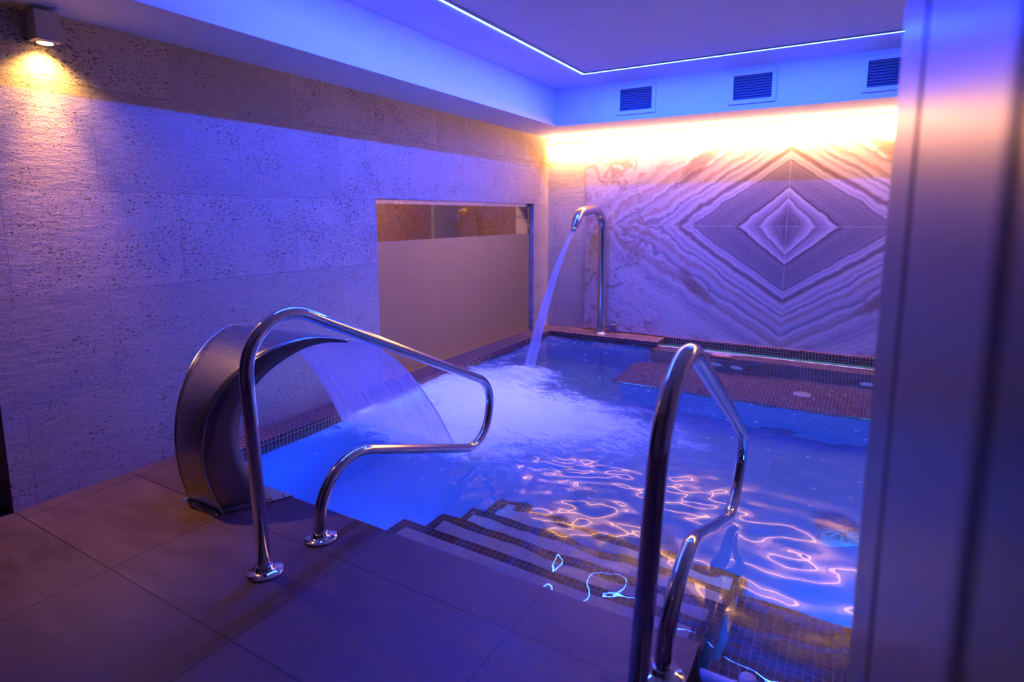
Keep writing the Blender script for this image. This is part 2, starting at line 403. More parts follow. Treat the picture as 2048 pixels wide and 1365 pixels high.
# ------------------------------------------------------------------ the setting: walls, floor, ceiling
WY0, WY1, WZ1 = 3.05, 5.391, 1.319
mb = MB()
mb.box(-0.22, 0, 0.885, WY0, -0.30, 2.45); mb.box(-0.22, 0, WY1, D + 0.2, -0.30, 2.45); mb.box(-0.22, 0, WY0, WY1, WZ1, 2.45)
mb.box(-0.22, 0, WY0, WY1, -0.30, HC - 0.02)
struct(mb.build('wall_left', M['trav_left']))
mb = MB(); mb.box(0, XR + 0.2, D, D + 0.2, -0.30, 2.45); struct(mb.build('wall_back', M['trav_back']))
mb = MB(); mb.box(XR, XR + 0.2, YF, D, -1.3, 2.45); struct(mb.build('wall_right', M['trav_left']))
mb = MB(); mb.box(-1.4, XR + 0.2, YF - 0.2, YF, -0.3, 2.45); struct(mb.build('wall_front', M['dark_wall']))
mb = MB(); mb.box(-1.4, -1.2, YF, 0.885, -0.3, 2.45); mb.box(-1.4, -0.22, 0.885, 1.085, -0.3, 2.45)
struct(mb.build('wall_corridor', M['dark_wall']))
mb = MB(); mb.box(-1.4, XR + 0.2, YF - 0.2, D + 0.2, CL, CL + 0.15); struct(mb.build('ceiling', M['plaster']))
mb = MB(); mb.box(-0.2, SX, YF, D, SZ, CL); mb.box(-1.4, -0.2, YF, 0.885, SZ, CL); mb.box(SX, XR, SY, D, SZ, CL)
struct(mb.build('trim_1', M['plaster']))

# deck: tiled top with a dark stone edge towards the water
mb = MB()
mb.box(-1.4, XE, YF, YN, -0.16, 0.0, 0, {'+y': 1, '+x': 1})
mb.box(XE, XR, YF, 1.33, -0.16, 0.0, 0, {'+y': 1})
struct(mb.build('floor', [M['floor'], M['edge_stone']]))
tag(mb and MB().box(1.0, XE, YN - 0.012, YN + 0.004, -0.03, -0.0005).build('edge_strip', M['edge_stone']), kind='structure')

# pool basin (open box), with the left and back mosaic coping on top
mb = MB(); ZF = -1.05
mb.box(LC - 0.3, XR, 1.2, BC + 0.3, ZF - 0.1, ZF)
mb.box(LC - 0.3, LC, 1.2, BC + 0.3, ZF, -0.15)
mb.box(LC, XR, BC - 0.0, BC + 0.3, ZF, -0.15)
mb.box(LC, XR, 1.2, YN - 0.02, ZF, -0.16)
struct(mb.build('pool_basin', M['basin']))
mb = MB()
mb.box(0, LC, YN, D, -0.15, HC, 0)
mb.box(LC, XBC, BC, D, -0.15, HC, 0)
mb.box(XBC, XR, D - 0.03, D, -0.15, HC + 0.012, 0)        # kerb along the marble, behind the gutter
mb.box(-0.052, 0.0, WY0, WY1, HC - 0.02, HC, 0)
struct(mb.build('pool_coping', M['red_mosaic'], bevel=0.003, uvo=(LC, BC, HC)))
# gutter with teal tiles, and the weir in front of it
mb = MB(); mb.box(XBC, XR, BC + 0.07, D - 0.03, -0.2, -0.085); struct(mb.build('overflow_gutter', M['teal_slats']))
mb = MB(); WF = 5.33
mb.box(1.30, XR, WF, BC + 0.07, -0.60, WL - 0.010, 0, {'-y': 1, '-x': 1})
mb.box(1.31, XR, BC + 0.058, BC + 0.07, WL - 0.010, WL + 0.002, 2)
struct(mb.build('overflow_weir', [M['brown_mosaic'], M['red_mosaic'], M['white_plastic']]))
# bench under water
ZB = -0.515
mb = MB(); mb.box(1.18, XR, 4.60, WF, ZB - 0.06, ZB); mb.box(1.24, XR, 4.66, BC, ZF, ZB - 0.06, 1)
struct(mb.build('pool_bench', [M['brown_mosaic'], M['basin']], bevel=0.02))
# steps with oxblood nosings
XS = 1.275
mb = MB()
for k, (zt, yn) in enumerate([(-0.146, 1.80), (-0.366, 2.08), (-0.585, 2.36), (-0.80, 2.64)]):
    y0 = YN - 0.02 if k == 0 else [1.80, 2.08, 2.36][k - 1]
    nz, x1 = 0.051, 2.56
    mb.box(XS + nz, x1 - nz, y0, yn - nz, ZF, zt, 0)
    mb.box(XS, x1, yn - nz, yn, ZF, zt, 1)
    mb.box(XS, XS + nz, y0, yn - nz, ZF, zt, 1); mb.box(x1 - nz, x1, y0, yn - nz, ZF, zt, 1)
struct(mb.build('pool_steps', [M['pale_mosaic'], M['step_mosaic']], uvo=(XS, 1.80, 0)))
# right of the steps: a ledge just under the water and a deeper shelf, both oxblood mosaic
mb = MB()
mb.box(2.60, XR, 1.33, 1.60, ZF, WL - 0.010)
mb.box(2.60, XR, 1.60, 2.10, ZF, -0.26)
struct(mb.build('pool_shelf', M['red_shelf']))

# ------------------------------------------------------------------ marble panel
mb = MB(); mb.box(0.449, 4.29, D - 0.012, D - 0.001, HC + 0.012, SZ)
tag(mb.build('marble_panel', m_marble(2.369, 1.097)), 'large bookmatched onyx panel with a diamond pattern on the back wall', 'wall panel')

# ------------------------------------------------------------------ window to the lit shower room
t = NT('clear_glass')
M['glass'] = t.done(t.pbsdf(color=(0.94, 0.93, 0.90), rough=0.0, ior=1.45, trans=1.0))
t = NT('frosted_film'); c = t.coord()
dn = t.n('TexVoronoi', feature='F1', i={'Vector': c, 'Scale': 26.0, 'Randomness': 1.0})
drop = t.maprange(dn.outputs['Distance'], 0.05, 0.30, 1, 0, True)
drop = t.math('MULTIPLY', drop, t.maprange(t.sep(dn.outputs['Color'])[0], 0.72, 0.78))
nb = t.bump(t.math('ADD', drop, t.math('MULTIPLY', t.noise(c, 320, 2), 0.10)), 0.9, 0.008)
sp = t.noise(c, 220, 2, 0.7)
fcol = t.mix(t.maprange(sp, 0.4, 0.7), (0.34, 0.28, 0.22), (0.42, 0.35, 0.28))
fcol = t.mix(t.math('MULTIPLY', drop, 0.5), fcol, (0.62, 0.52, 0.46))
d1 = t.n('BsdfDiffuse', i={0: fcol, 'Normal': nb}); d2 = t.n('BsdfTranslucent', i={0: (0.82, 0.74, 0.68)})
g1 = t.n('BsdfGlossy', i={0: (1, 1, 1), 1: 0.32, 'Normal': nb})
a = t.n('MixShader', i={0: 0.8, 1: d1.outputs[0], 2: d2.outputs[0]})
M['frost'] = t.done(t.n('MixShader', i={0: 0.05, 1: a.outputs[0], 2: g1.outputs[0]}).outputs[0])
win = empty('window_1', (-0.06, (WY0 + WY1) / 2, HC)); struct(win)
def rel(mbuild, name, mats, parent, **kw):
    o = mbuild.build(name, mats, None, **kw); o.parent = parent
    o.matrix_parent_inverse = Matrix.Translation(-Vector(parent.location)); return o
ZFR = 1.012
rel(MB().box(-0.064, -0.054, WY0, WY1, HC, WZ1 - 0.028), 'glass_pane', M['glass'], win)
rel(MB().box(-0.0525, -0.0515, WY0, WY1 - 0.012, HC, ZFR), 'frosted_film', M['frost'], win)
f = MB(); f.box(-0.075, -0.045, WY0, WY1, WZ1 - 0.034, WZ1); f.box(-0.075, -0.045, WY1 - 0.012, WY1, HC, WZ1 - 0.034)
rel(f, 'window_frame', M['alu'], win)
# the room behind the window
mb = MB(); X0 = -1.75
M['sauna_mosaic'] = m_mosaic('golden_brown_mosaic', (0.22, 0.12, 0.075), (0.34, 0.20, 0.13), (0.18, 0.11, 0.08))
mb.box(X0 - 0.1, X0, 2.3, 6.4, -0.3, 2.3); mb.box(X0, -0.22, 2.2, 2.3, -0.3, 2.3); mb.box(X0, -0.22, 6.4, 6.5, -0.3, 2.3)
mb.box(X0, X0 + 0.16, 4.35, 4.62, -0.3, 2.3, 1)
mb.box(X0, X0 + 0.05, 5.9, 6.4, -0.3, 2.3, 1)
struct(mb.build('wall_shower_room', [M['sauna_mosaic'], m_plain('grey_post', (0.24, 0.23, 0.25), 0.5)]))
mb = MB(); mb.box(X0 - 0.1, -0.22, 2.2, 6.5, -0.4, -0.3); struct(mb.build('floor_shower_room', M['red_mosaic']))
mb = MB(); mb.box(X0 - 0.1, -0.22, 2.2, 6.5, 2.3, 2.4); struct(mb.build('ceiling_shower_room', M['plaster']))
area('shower_room_lamp', (-0.9, 4.0, 2.28), (0, 0, 0), 0.5, 1.6, 78, (1.0, 0.55, 0.38))

# ------------------------------------------------------------------ led strips
def led(name, label, x0, x1, y0, y1, color, strength, z, trim):
    e = empty(name, ((x0 + x1) / 2, (y0 + y1) / 2, z)); tag(e, label, 'light strip', 'blue ceiling light strips')
    rel(MB().box(x0, x1, y0, y1, z - 0.0055, z), 'diffuser', m_emit(name + '_diffuser', color, strength), e)
    rel(trim, 'profile', M['alu_dark'], e)
    return e
M['alu_dark'] = m_plain('aluminium_profile', (0.42, 0.42, 0.44), 0.5)
h = LED_W / 2
tr = MB(); tr.box(LX + h, LX + h + 0.02, LY0, LY - h - 0.02, CL - 0.006, CL)
led('led_strip', 'straight blue light strip in the ceiling along the left soffit', LX - h, LX + h, LY0, LY - h, BLUE, 240, CL, tr)
tr = MB(); tr.box(LX + h, LX1, LY - h - 0.02, LY - h, CL - 0.006, CL)
led('led_strip', 'straight blue light strip in the ceiling in front of the vents', LX - h, LX1, LY - h, LY + h, BLUE, 240, CL, tr)
e = empty('led_strip', (2.25, D - 0.02, SZ)); tag(e, 'warm white light strip between the back soffit and the onyx wall', 'light strip')
rel(MB().box(0.0, XR, D - 0.028, D - 0.012, SZ - 0.010, SZ), 'profile', M['alu'], e)
rel(MB().box(0.006, XR, D - 0.026, D - 0.012, SZ - 0.058, SZ - 0.010), 'diffuser', m_emit('warm_diffuser', WARM, 17), e)

# ------------------------------------------------------------------ ceiling vents
VL = ['white louvred vent nearest the left corner above the onyx wall', 'middle one of the three white louvred vents above the onyx wall',
      'white louvred vent farthest right, partly behind the door frame']
for k, x0 in enumerate((1.028, 1.958, 2.858)):
    x1, z0, z1, fw = x0 + 0.342, 2.062, 2.308, 0.032
    v = empty('air_vent', ((x0 + x1) / 2, SY, z0)); tag(v, VL[k], 'vent', 'vents in the back soffit')
    f = MB(); y0, y1 = SY - 0.012, SY + 0.0
    f.box(x0, x1, y0, y1, z0, z0 + fw); f.box(x0, x1, y0, y1, z1 - fw, z1)
    f.box(x0, x0 + fw, y0, y1, z0 + fw, z1 - fw); f.box(x1 - fw, x1, y0, y1, z0 + fw, z1 - fw)
    rel(f, 'frame', M['vent_white'], v, bevel=0.002)
    rel(MB().box(x0 + fw, x1 - fw, SY - 0.0015, SY, z0 + fw, z1 - fw), 'backing', M['dark_hole'], v)
    n = 9; pz = (z1 - z0 - 2 * fw) / n
    for q in range(n):
        zc = z0 + fw + (q + 0.5) * pz; s = MB()
        b = s.add([(x0 + fw, SY - 0.011, zc - 0.008), (x1 - fw, SY - 0.011, zc - 0.008), (x1 - fw, SY - 0.002, zc + 0.006), (x0 + fw, SY - 0.002, zc + 0.006),
                   (x0 + fw, SY - 0.011, zc - 0.0055), (x1 - fw, SY - 0.011, zc - 0.0055), (x1 - fw, SY - 0.002, zc + 0.0085), (x0 + fw, SY - 0.002, zc + 0.0085)])
        for fc in ((0,1,2,3), (7,6,5,4), (0,4,5,1), (2,6,7,3), (1,5,6,2), (0,3,7,4)): s.face([b + i for i in fc])
        rel(s, 'slat', M['slat'] if 'slat' in M else M.setdefault('slat', m_plain('vent_slat', (0.10, 0.10, 0.11), 0.4)), v)

# ------------------------------------------------------------------ wall lamp
sc_ = empty('wall_lamp', (0.045, 1.15, 1.887)); tag(sc_, 'square grey downlight on the left wall under the soffit, lit warm', 'wall lamp')
body = MB(); body.box(0.005, 0.086, 1.106, 1.194, 1.887, 2.0)
rel(body, 'housing', M['grey_metal'], sc_, bevel=0.003)
rel(MB().box(0.0, 0.006, 1.12, 1.18, 1.90, 1.98), 'back_plate', M['grey_metal'], sc_)
rel(MB().lathe([(0.034, -0.004), (0.036, -0.002), (0.036, 0.001)], (0.046, 1.15, 1.887)), 'lens_ring', M['satin'], sc_)
rel(MB().lathe([(0.026, -0.0055), (0.027, -0.0035)], (0.046, 1.15, 1.887)), 'lens', m_emit('warm_lens', (1.0, 0.52, 0.14), 14), sc_)
sb = bpy.data.lights.new('wall_lamp_beam', 'SPOT'); sb.energy = 105; sb.color = (1.0, 0.42, 0.16); sb.spot_size = math.radians(58); sb.spot_blend = 1.0; sb.shadow_soft_size = 0.02
bo = bpy.data.objects.new('wall_lamp_beam', sb); COL.objects.link(bo); bo.location = (0.046, 1.15, 1.872); bo.rotation_euler = (0, math.radians(-9), 0)
sp = bpy.data.lights.new('wall_lamp_light', 'SPOT'); sp.energy = 28; sp.color = (1.0, 0.50, 0.13); sp.spot_size = math.radians(130); sp.spot_blend = 1.0; sp.shadow_soft_size = 0.02
so = bpy.data.objects.new('wall_lamp_light', sp); COL.objects.link(so); so.location = (0.046, 1.15, 1.872); so.rotation_euler = (0, math.radians(4), 0)

# ------------------------------------------------------------------ handrails
def fillet(P, R, n=12):
    P = [np.array(q, float) for q in P]; out = [P[0]]
    for i in range(1, len(P) - 1):
        a = P[i-1] - P[i]; b = P[i+1] - P[i]; la, lb = np.linalg.norm(a), np.linalg.norm(b); a /= la; b /= lb
        th = math.acos(a @ b); tt = R[i-1] / math.tan(th / 2)
        tt = min(tt, .49 * la if i > 1 else .9 * la, .49 * lb if i < len(P) - 2 else .9 * lb); r = tt * math.tan(th / 2)
        c = P[i] + (a + b) / np.linalg.norm(a + b) * r / math.sin(th / 2)
        s = P[i] + a * tt - c; e = P[i] + b * tt - c; ang = math.acos(s @ e / r / r)
        for k in range(n + 1):
            w_ = k / n; out.append(c + (math.sin((1 - w_) * ang) * s + math.sin(w_ * ang) * e) / math.sin(ang))
    out.append(P[-1]); return out
RAIL = [1.148, 1.128, 0.974, 2.606, 0.284, 2.498, -0.042, 1.383, 0.345, 1.388]
RADS = [0.182, 0.164, 0.213, 0.203]
def handrail(fx, v, label):
    prof = fillet([(v[0], 0.0), (v[1], v[2]), (v[3], v[4]), (v[5], v[6]), (v[7], v[8]), (v[9], 0.0)], RADS, 14)
    pts = [(fx(y, z), y, z) for (y, z) in prof]
    h = empty('handrail', (fx(v[0], 0), (v[0] + v[9]) / 2, 0)); tag(h, label, 'handrail', 'stainless pool handrails')
    rel(MB().tube(pts, 0.0225, 24), 'rail_tube', M['chrome'], h)
    for y in (v[0], v[9]):
        x = fx(y, 0)
        fl = rel(MB().lathe([(0.060, 0.0), (0.061, 0.004), (0.058, 0.008), (0.036, 0.011), (0.029, 0.016), (0.0265, 0.026), (0.0232, 0.028)], (x, y, 0.0)), 'flange', M['chrome'], h)
        for k in range(3):
            a = 2 * PI * k / 3 + 0.5
            b = MB().lathe([(0.0075, 0.0), (0.0075, 0.003), (0.004, 0.005)], (x + 0.047 * math.cos(a), y + 0.047 * math.sin(a), 0.008), n=12).build('screw', M['satin'])
            b.parent = fl
    return h
handrail(lambda y, z: 1.227 - 0.017 * z + 0.007 * (y - 1.2), RAIL, 'bent stainless handrail beside the arched water cascade')
w_ = [2.513, 0.057, -0.001, -0.002, -0.006, 0.032, -0.034, 0.014]
R2 = list(RAIL)
for i in (0, 1, 3, 5, 7, 9): R2[i] += w_[3]
R2[3] += w_[4]; R2[5] += w_[4]; R2[2] += w_[5]; R2[4] += w_[6]; R2[6] += w_[6]; R2[8] += w_[7]
handrail(lambda y, z: w_[0] + w_[1] * z + w_[2] * (y - 1.2), R2, 'bent stainless handrail at the deck corner, nearest the door frame')

# ------------------------------------------------------------------ cascade (arched water blade)
def resample(P, n):
    P = np.array(P, float); d = np.r_[0, np.cumsum(np.linalg.norm(np.diff(P, axis=0), axis=1))]
    u = np.linspace(0, d[-1], n); return np.stack([np.interp(u, d, P[:, k]) for k in range(P.shape[1])], 1)
def smooth(P, it=6):
    P = P.copy()
    for _ in range(it): P[1:-1] = 0.25 * P[:-2] + 0.5 * P[1:-1] + 0.25 * P[2:]
    return P
OUT = [(0.020, 0.006), (0.004, 0.05), (-0.020, 0.12), (-0.033, 0.19), (-0.038, 0.287), (-0.013, 0.408), (0.03, 0.493), (0.107, 0.574), (0.185, 0.627), (0.27, 0.661), (0.385, 0.684), (0.463, 0.680), (0.568, 0.652)]
INN = [(0.215, 0.006), (0.190, 0.067), (0.130, 0.15), (0.108, 0.21), (0.100, 0.268), (0.098, 0.339), (0.108, 0.40), (0.171, 0.514), (0.23, 0.569), (0.318, 0.621), (0.396, 0.651), (0.462, 0.660), (0.566, 0.643)]
NC = 44
oc, ic = smooth(resample(OUT, NC)), smooth(resample(INN, NC))
CX = 0.627
def cpt(s, z, side, inset=0.0): return (CX + side * (0.108 + 0.428 * s - inset), 1.292 + 0.904 * s, z)
cas = empty('water_cascade', (CX, 1.40, 0.0)); tag(cas, 'arched brushed steel cascade pouring a sheet of water into the pool', 'water cascade')
nw = 9
def strip(cur, flip, name):
    P = np.array([[cpt(s, z, -1 + 2 * k / (nw - 1)) for k in range(nw)] for s, z in cur]); m = MB(); m.grid(P, flip=flip)
    return m
ob = rel(strip(oc, False, 'o'), 'back_shell', M['brushed'], cas); s_ = ob.modifiers.new('solid', 'SOLIDIFY'); s_.thickness = 0.003; s_.offset = 0
ob = rel(strip(ic, True, 'i'), 'front_shell', M['brushed'], cas); s_ = ob.modifiers.new('solid', 'SOLIDIFY'); s_.thickness = 0.003; s_.offset = 0
for side in (-1, 1):
    P = np.array([[cpt(*(oc[i] * (1 - k / 3) + ic[i] * (k / 3)), side) for k in range(4)] for i in range(NC)])
    ob = rel(MB().grid(P, flip=(side < 0)), 'side_panel', M['side_steel'], cas); s_ = ob.modifiers.new('solid', 'SOLIDIFY'); s_.thickness = 0.003; s_.offset = 0
for side in (-1, 1):
    bead = [cpt(s, z, side) for s, z in oc]
    rel(MB().tube(bead, 0.0035, 8), 'edge_bead', M['satin'], cas)
mb = MB(); zt = 0.006
b = mb.add([(0.50, 1.285, 0), (0.745, 1.272, 0), (0.868, 1.555, 0), (0.385, 1.555, 0), (0.50, 1.285, zt), (0.745, 1.272, zt), (0.868, 1.555, zt), (0.385, 1.555, zt)])
for q in ((0,3,2,1), (4,5,6,7), (0,1,5,4), (1,2,6,5), (2,3,7,6), (3,0,4,7)): mb.face([b + i for i in q])
bp = rel(mb, 'base_plate', M['satin'], cas)
for (x, y) in ((0.735, 1.286), (0.512, 1.296), (0.835, 1.535), (0.42, 1.535)):
    b = MB().lathe([(0.008, 0.0), (0.008, 0.003), (0.004, 0.005)], (x, y, zt), n=12).build('bolt', M['satin'])
    b.parent = bp
s0, z0 = (oc[-1] + ic[-1]) / 2
rel(MB().tube([cpt(s0, z0, -1), cpt(s0, z0, 0), cpt(s0, z0, 1)], 0.006, 10), 'lip', M['satin'], cas)

# ------------------------------------------------------------------ shower cannon on the back coping
shx = 0.685; shy = 5.60
cannon = empty('water_cannon', (shx, shy, HC)); tag(cannon, 'tall curved steel water spout on the back coping, spraying a jet', 'water spout')
path = fillet([(shy, HC), (shy - 0.01, 1.285), (5.135, 1.225), (5.035, 1.06)], [0.21, 0.14], 14)
pts = [(shx - 0.075 * max(0.0, (shy - 0.02 - y) / 0.54), y, z) for y, z in path]
arr = np.array(pts); dd = np.r_[0, np.cumsum(np.linalg.norm(np.diff(arr, axis=0), axis=1))]
u = np.linspace(0, dd[-1], 60); P = np.stack([np.interp(u, dd, arr[:, k]) for k in range(3)], 1)
rad = [0.047 if (dd[-1] - a) > 0.13 else 0.022 + 0.025 * math.sin(PI / 2 * (dd[-1] - a) / 0.13) for a in u]
rel(MB().tube(P.tolist(), rad, 28), 'spout_tube', M['satin'], cannon)
rel(MB().lathe([(0.085, 0), (0.086, 0.004), (0.080, 0.010), (0.052, 0.014), (0.048, 0.02)], (shx, shy, HC)), 'flange', M['satin'], cannon)
tip = Vector(P[-1]); td = (Vector(P[-1]) - Vector(P[-3])).normalized()
rel(MB().tube([tip - td * 0.045, tip - td * 0.005, tip + td * 0.012], [0.0335, 0.0245, 0.0225], 24), 'nozzle', M['chrome'], cannon)

# small grey box at the foot of the marble
mb = MB(); bx = 0.79
mb.box(bx - 0.035, bx + 0.035, D - 0.05, D - 0.012, HC, HC + 0.085)
tag(mb.build('junction_box', m_plain('dark_grey_plastic', (0.16, 0.14, 0.14), 0.5), bevel=0.004), 'small grey box at the foot of the wall behind the water spout', 'box')

# ------------------------------------------------------------------ pool jets, drain, overflow pipe
JL = ['white round massage jet on the bench wall, leftmost of the close pair', 'white round massage jet on the bench wall, right one of the close pair',
      'white round massage jet on the bench wall beside the door frame']
for k, x in enumerate((1.885, 2.067, 3.06)):
    j = empty('massage_jet', (x, WF, -0.34)); tag(j, JL[k], 'pool jet', 'massage jets on the bench wall')
    rel(MB().lathe([(0.055, 0.0), (0.056, -0.006), (0.050, -0.012), (0.030, -0.014), (0.020, -0.010)], (x, WF, -0.34), 'y', 28), 'jet_plate', M['white_plastic'], j)
    rel(MB().lathe([(0.016, -0.008), (0.016, -0.016), (0.010, -0.018)], (x, WF, -0.34), 'y', 20), 'jet_nozzle', M['vent_white'], j)
dr = empty('bench_outlet', (2.62, 4.97, ZB)); tag(dr, 'round pale outlet in the brown mosaic bench under water', 'outlet')
rel(MB().lathe([(0.065, 0.0), (0.064, 0.006), (0.05, 0.010), (0.012, 0.011)], (2.62, 4.97, ZB)), 'outlet_cover', M['white_plastic'], dr)
md = empty('main_drain', (2.93, 3.42, ZF)); tag(md, 'round domed drain grate on the pool floor beside the door frame', 'drain')
M['drain'] = m_plain('drain_plastic', (0.42, 0.58, 0.62), 0.4)
rel(MB().lathe([(0.13, 0.0), (0.13, 0.008), (0.118, 0.014)], (2.93, 3.42, ZF)), 'drain_ring', M['drain'], md)
g_ = MB()
for k in range(14):
    a = 2 * PI * k / 14
    g_.tube([(2.93 + r * math.cos(a), 3.42 + r * math.sin(a), ZF + 0.014 + 0.05 * (1 - (r / 0.115) ** 2)) for r in (0.02, 0.05, 0.08, 0.115)], 0.006, 8)
rel(g_, 'drain_grate', M['drain'], md)
pp = empty('overflow_pipe', (2.9, 1.50, WL)); tag(pp, 'white plastic pipe lying along the mosaic ledge by the deck corner', 'pipe')
py, pz, pr = 1.485, WL + 0.018, 0.024
rel(MB().tube([(2.588, py, pz), (2.72, py, pz), (2.90, py, pz), (4.2, py, pz)], pr, 20), 'pipe_body', M['white_plastic'], pp)
rel(MB().tube([(2.672, py, pz), (2.674, py, pz), (2.682, py, pz), (2.684, py, pz)], [pr, pr + 0.0015, pr + 0.0015, pr], 20), 'pipe_joint', M['white_plastic'], pp)
cp = empty('drain_cap', (2.705, 1.548, WL)); tag(cp, 'small round white cap with holes beside the plastic pipe', 'cap')
ax, ay, az = 2.705, 1.548, WL - 0.010
rel(MB().lathe([(0.021, 0.0), (0.023, 0.006), (0.0235, 0.024), (0.021, 0.031), (0.013, 0.034)], (ax, ay, az)), 'cap_body', M['white_plastic'], cp)
hl = MB()
for ring, nh in ((0.0, 1), (0.006, 6), (0.0115, 10)):
    for k in range(nh):
        a = 2 * PI * k / nh; hl.lathe([(0.0014, 0.0335), (0.0014, 0.0346)], (ax + ring * math.cos(a), ay + ring * math.sin(a), az), n=8)
rel(hl, 'cap_holes', M['dark_hole'], cp)

# ------------------------------------------------------------------ door frame close to the camera
d1 = empty('door_1', (3.0, 0.6, 0.0)); struct(d1)
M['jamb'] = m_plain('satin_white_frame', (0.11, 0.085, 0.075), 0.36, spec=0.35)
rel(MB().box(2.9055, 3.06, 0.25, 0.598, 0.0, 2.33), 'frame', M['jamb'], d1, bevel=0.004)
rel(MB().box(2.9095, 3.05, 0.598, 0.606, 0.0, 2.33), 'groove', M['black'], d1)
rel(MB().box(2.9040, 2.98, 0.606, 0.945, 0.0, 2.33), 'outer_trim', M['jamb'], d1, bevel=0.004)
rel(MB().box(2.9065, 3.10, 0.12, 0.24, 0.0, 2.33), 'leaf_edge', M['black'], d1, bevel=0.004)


# ------------------------------------------------------------------ water
def waves(X, Y, n, lmin, lmax, slope, seed):
    r = np.random.default_rng(seed); Z = np.zeros_like(X)
    wx = 0.06 * np.sin(3.1 * Y + 1.0) + 0.05 * np.sin(4.3 * X - 2.0); wy = 0.06 * np.sin(2.7 * X + 0.5) + 0.04 * np.sin(5.1 * Y)
    X, Y = X + wx, Y + wy
    for _ in range(n):
        lam = math.exp(r.uniform(math.log(lmin), math.log(lmax))); th = r.uniform(0, 2 * PI); k = 2 * PI / lam
        Z += slope / k * math.sqrt(2.0 / n) * np.sin(k * (X * math.cos(th) + Y * math.sin(th)) + r.uniform(0, 2 * PI))
    return Z
def gauss(X, Y, cx, cy_, sx, sy, a=1.0, rot=0.0):
    dx, dy = X - cx, Y - cy_; c_, s_ = math.cos(rot), math.sin(rot)
    u_, v_ = c_ * dx + s_ * dy, -s_ * dx + c_ * dy
    return a * np.exp(-0.5 * ((u_ / sx) ** 2 + (v_ / sy) ** 2))
def surface(X, Y):
    turb = gauss(X, Y, 0.7, 3.95, 0.22, 0.25) + gauss(X, Y, 0.75, 3.3, 0.5, 0.5, 0.7) + gauss(X, Y, 0.68, 2.68, 0.42, 0.2, 0.8) + gauss(X, Y, 1.5, 3.0, 0.6, 0.5, 0.35) + gauss(X, Y, 1.9, 2.45, 0.45, 0.35, 0.22)
    calm = gauss(X, Y, 2.8, 4.6, 1.2, 0.6) + gauss(X, Y, 0.5, 1.9, 0.5, 0.3, 0.5)
    Z = waves(X, Y, 26, 0.34, 1.0, 0.042, 3) + waves(X, Y, 30, 0.12, 0.30, 0.020, 5) * (1 - 0.6 * np.clip(calm, 0, 1))
    Z = Z * (1 - 0.45 * np.clip(calm, 0, 1))
    Z += waves(X, Y, 40, 0.03, 0.12, 0.10, 9) * np.clip(turb + 0.12, 0, 1.2)
    Z += waves(X, Y, 24, 0.10, 0.35, 0.10, 11) * np.clip(turb, 0, 1.2)
    # rings spreading from the two jets
    for (cx_, cy_, a_) in ((0.7, 3.95, 1.0), (2.75, 2.3, 0.5), (2.1, 2.0, 0.35)):
        rr = np.hypot(X - cx_, Y - cy_); Z += a_ * 0.0024 * np.sin(rr * 2 * PI / 0.16) * np.exp(-rr / 0.8)
    edge = np.clip((X - LC) / 0.05, 0.25, 1)
    return WL + Z * edge, turb
def water_grid(x0, x1, y0, y1, st):
    xs = np.arange(x0, x1 + st / 2, st); ys = np.arange(y0, y1 + st / 2, st)
    X, Y = np.meshgrid(xs, ys, indexing='ij'); return X, Y
def fast_grid(name, X, Y, Z, mat, attr=None, mask=None):
    nu, nv = X.shape
    me = bpy.data.meshes.new(name)
    idx = np.arange(nu * nv).reshape(nu, nv)
    q = np.stack([idx[:-1, :-1], idx[1:, :-1], idx[1:, 1:], idx[:-1, 1:]], -1)
    if mask is not None: q = q[mask[:-1, :-1] | mask[1:, 1:]]
    me.from_pydata(np.stack([X, Y, Z], -1).reshape(-1, 3).tolist(), [], q.reshape(-1, 4).tolist())
    me.polygons.foreach_set('use_smooth', [True] * len(me.polygons))
    if attr is not None:
        a_ = me.attributes.new('foam_amount', 'FLOAT', 'POINT'); a_.data.foreach_set('value', attr.ravel().astype(np.float32))
    me.materials.append(mat); me.update()
    o = bpy.data.objects.new(name, me); COL.objects.link(o)
    if mask is not None:
        bm = bmesh.new(); bm.from_mesh(me); bmesh.ops.delete(bm, geom=[v for v in bm.verts if not v.link_faces], context='VERTS'); bm.to_mesh(me); bm.free()
    return o
t = NT('pool_water')
M['water'] = t.done(t.pbsdf(color=(0.93, 0.97, 1.0), rough=0.0, ior=1.333, trans=1.0))
X, Y = water_grid(LC, XR, 1.33, BC + 0.06, 0.016)
Z, turb = surface(X, Y)
inside = ~((X < XE + 0.02) & (Y < YN - 0.01))
water = fast_grid('pool_water', X, Y, Z, M['water'], mask=inside)
tag(water, 'clear blue rippled water filling the pool', 'water', kind='stuff')

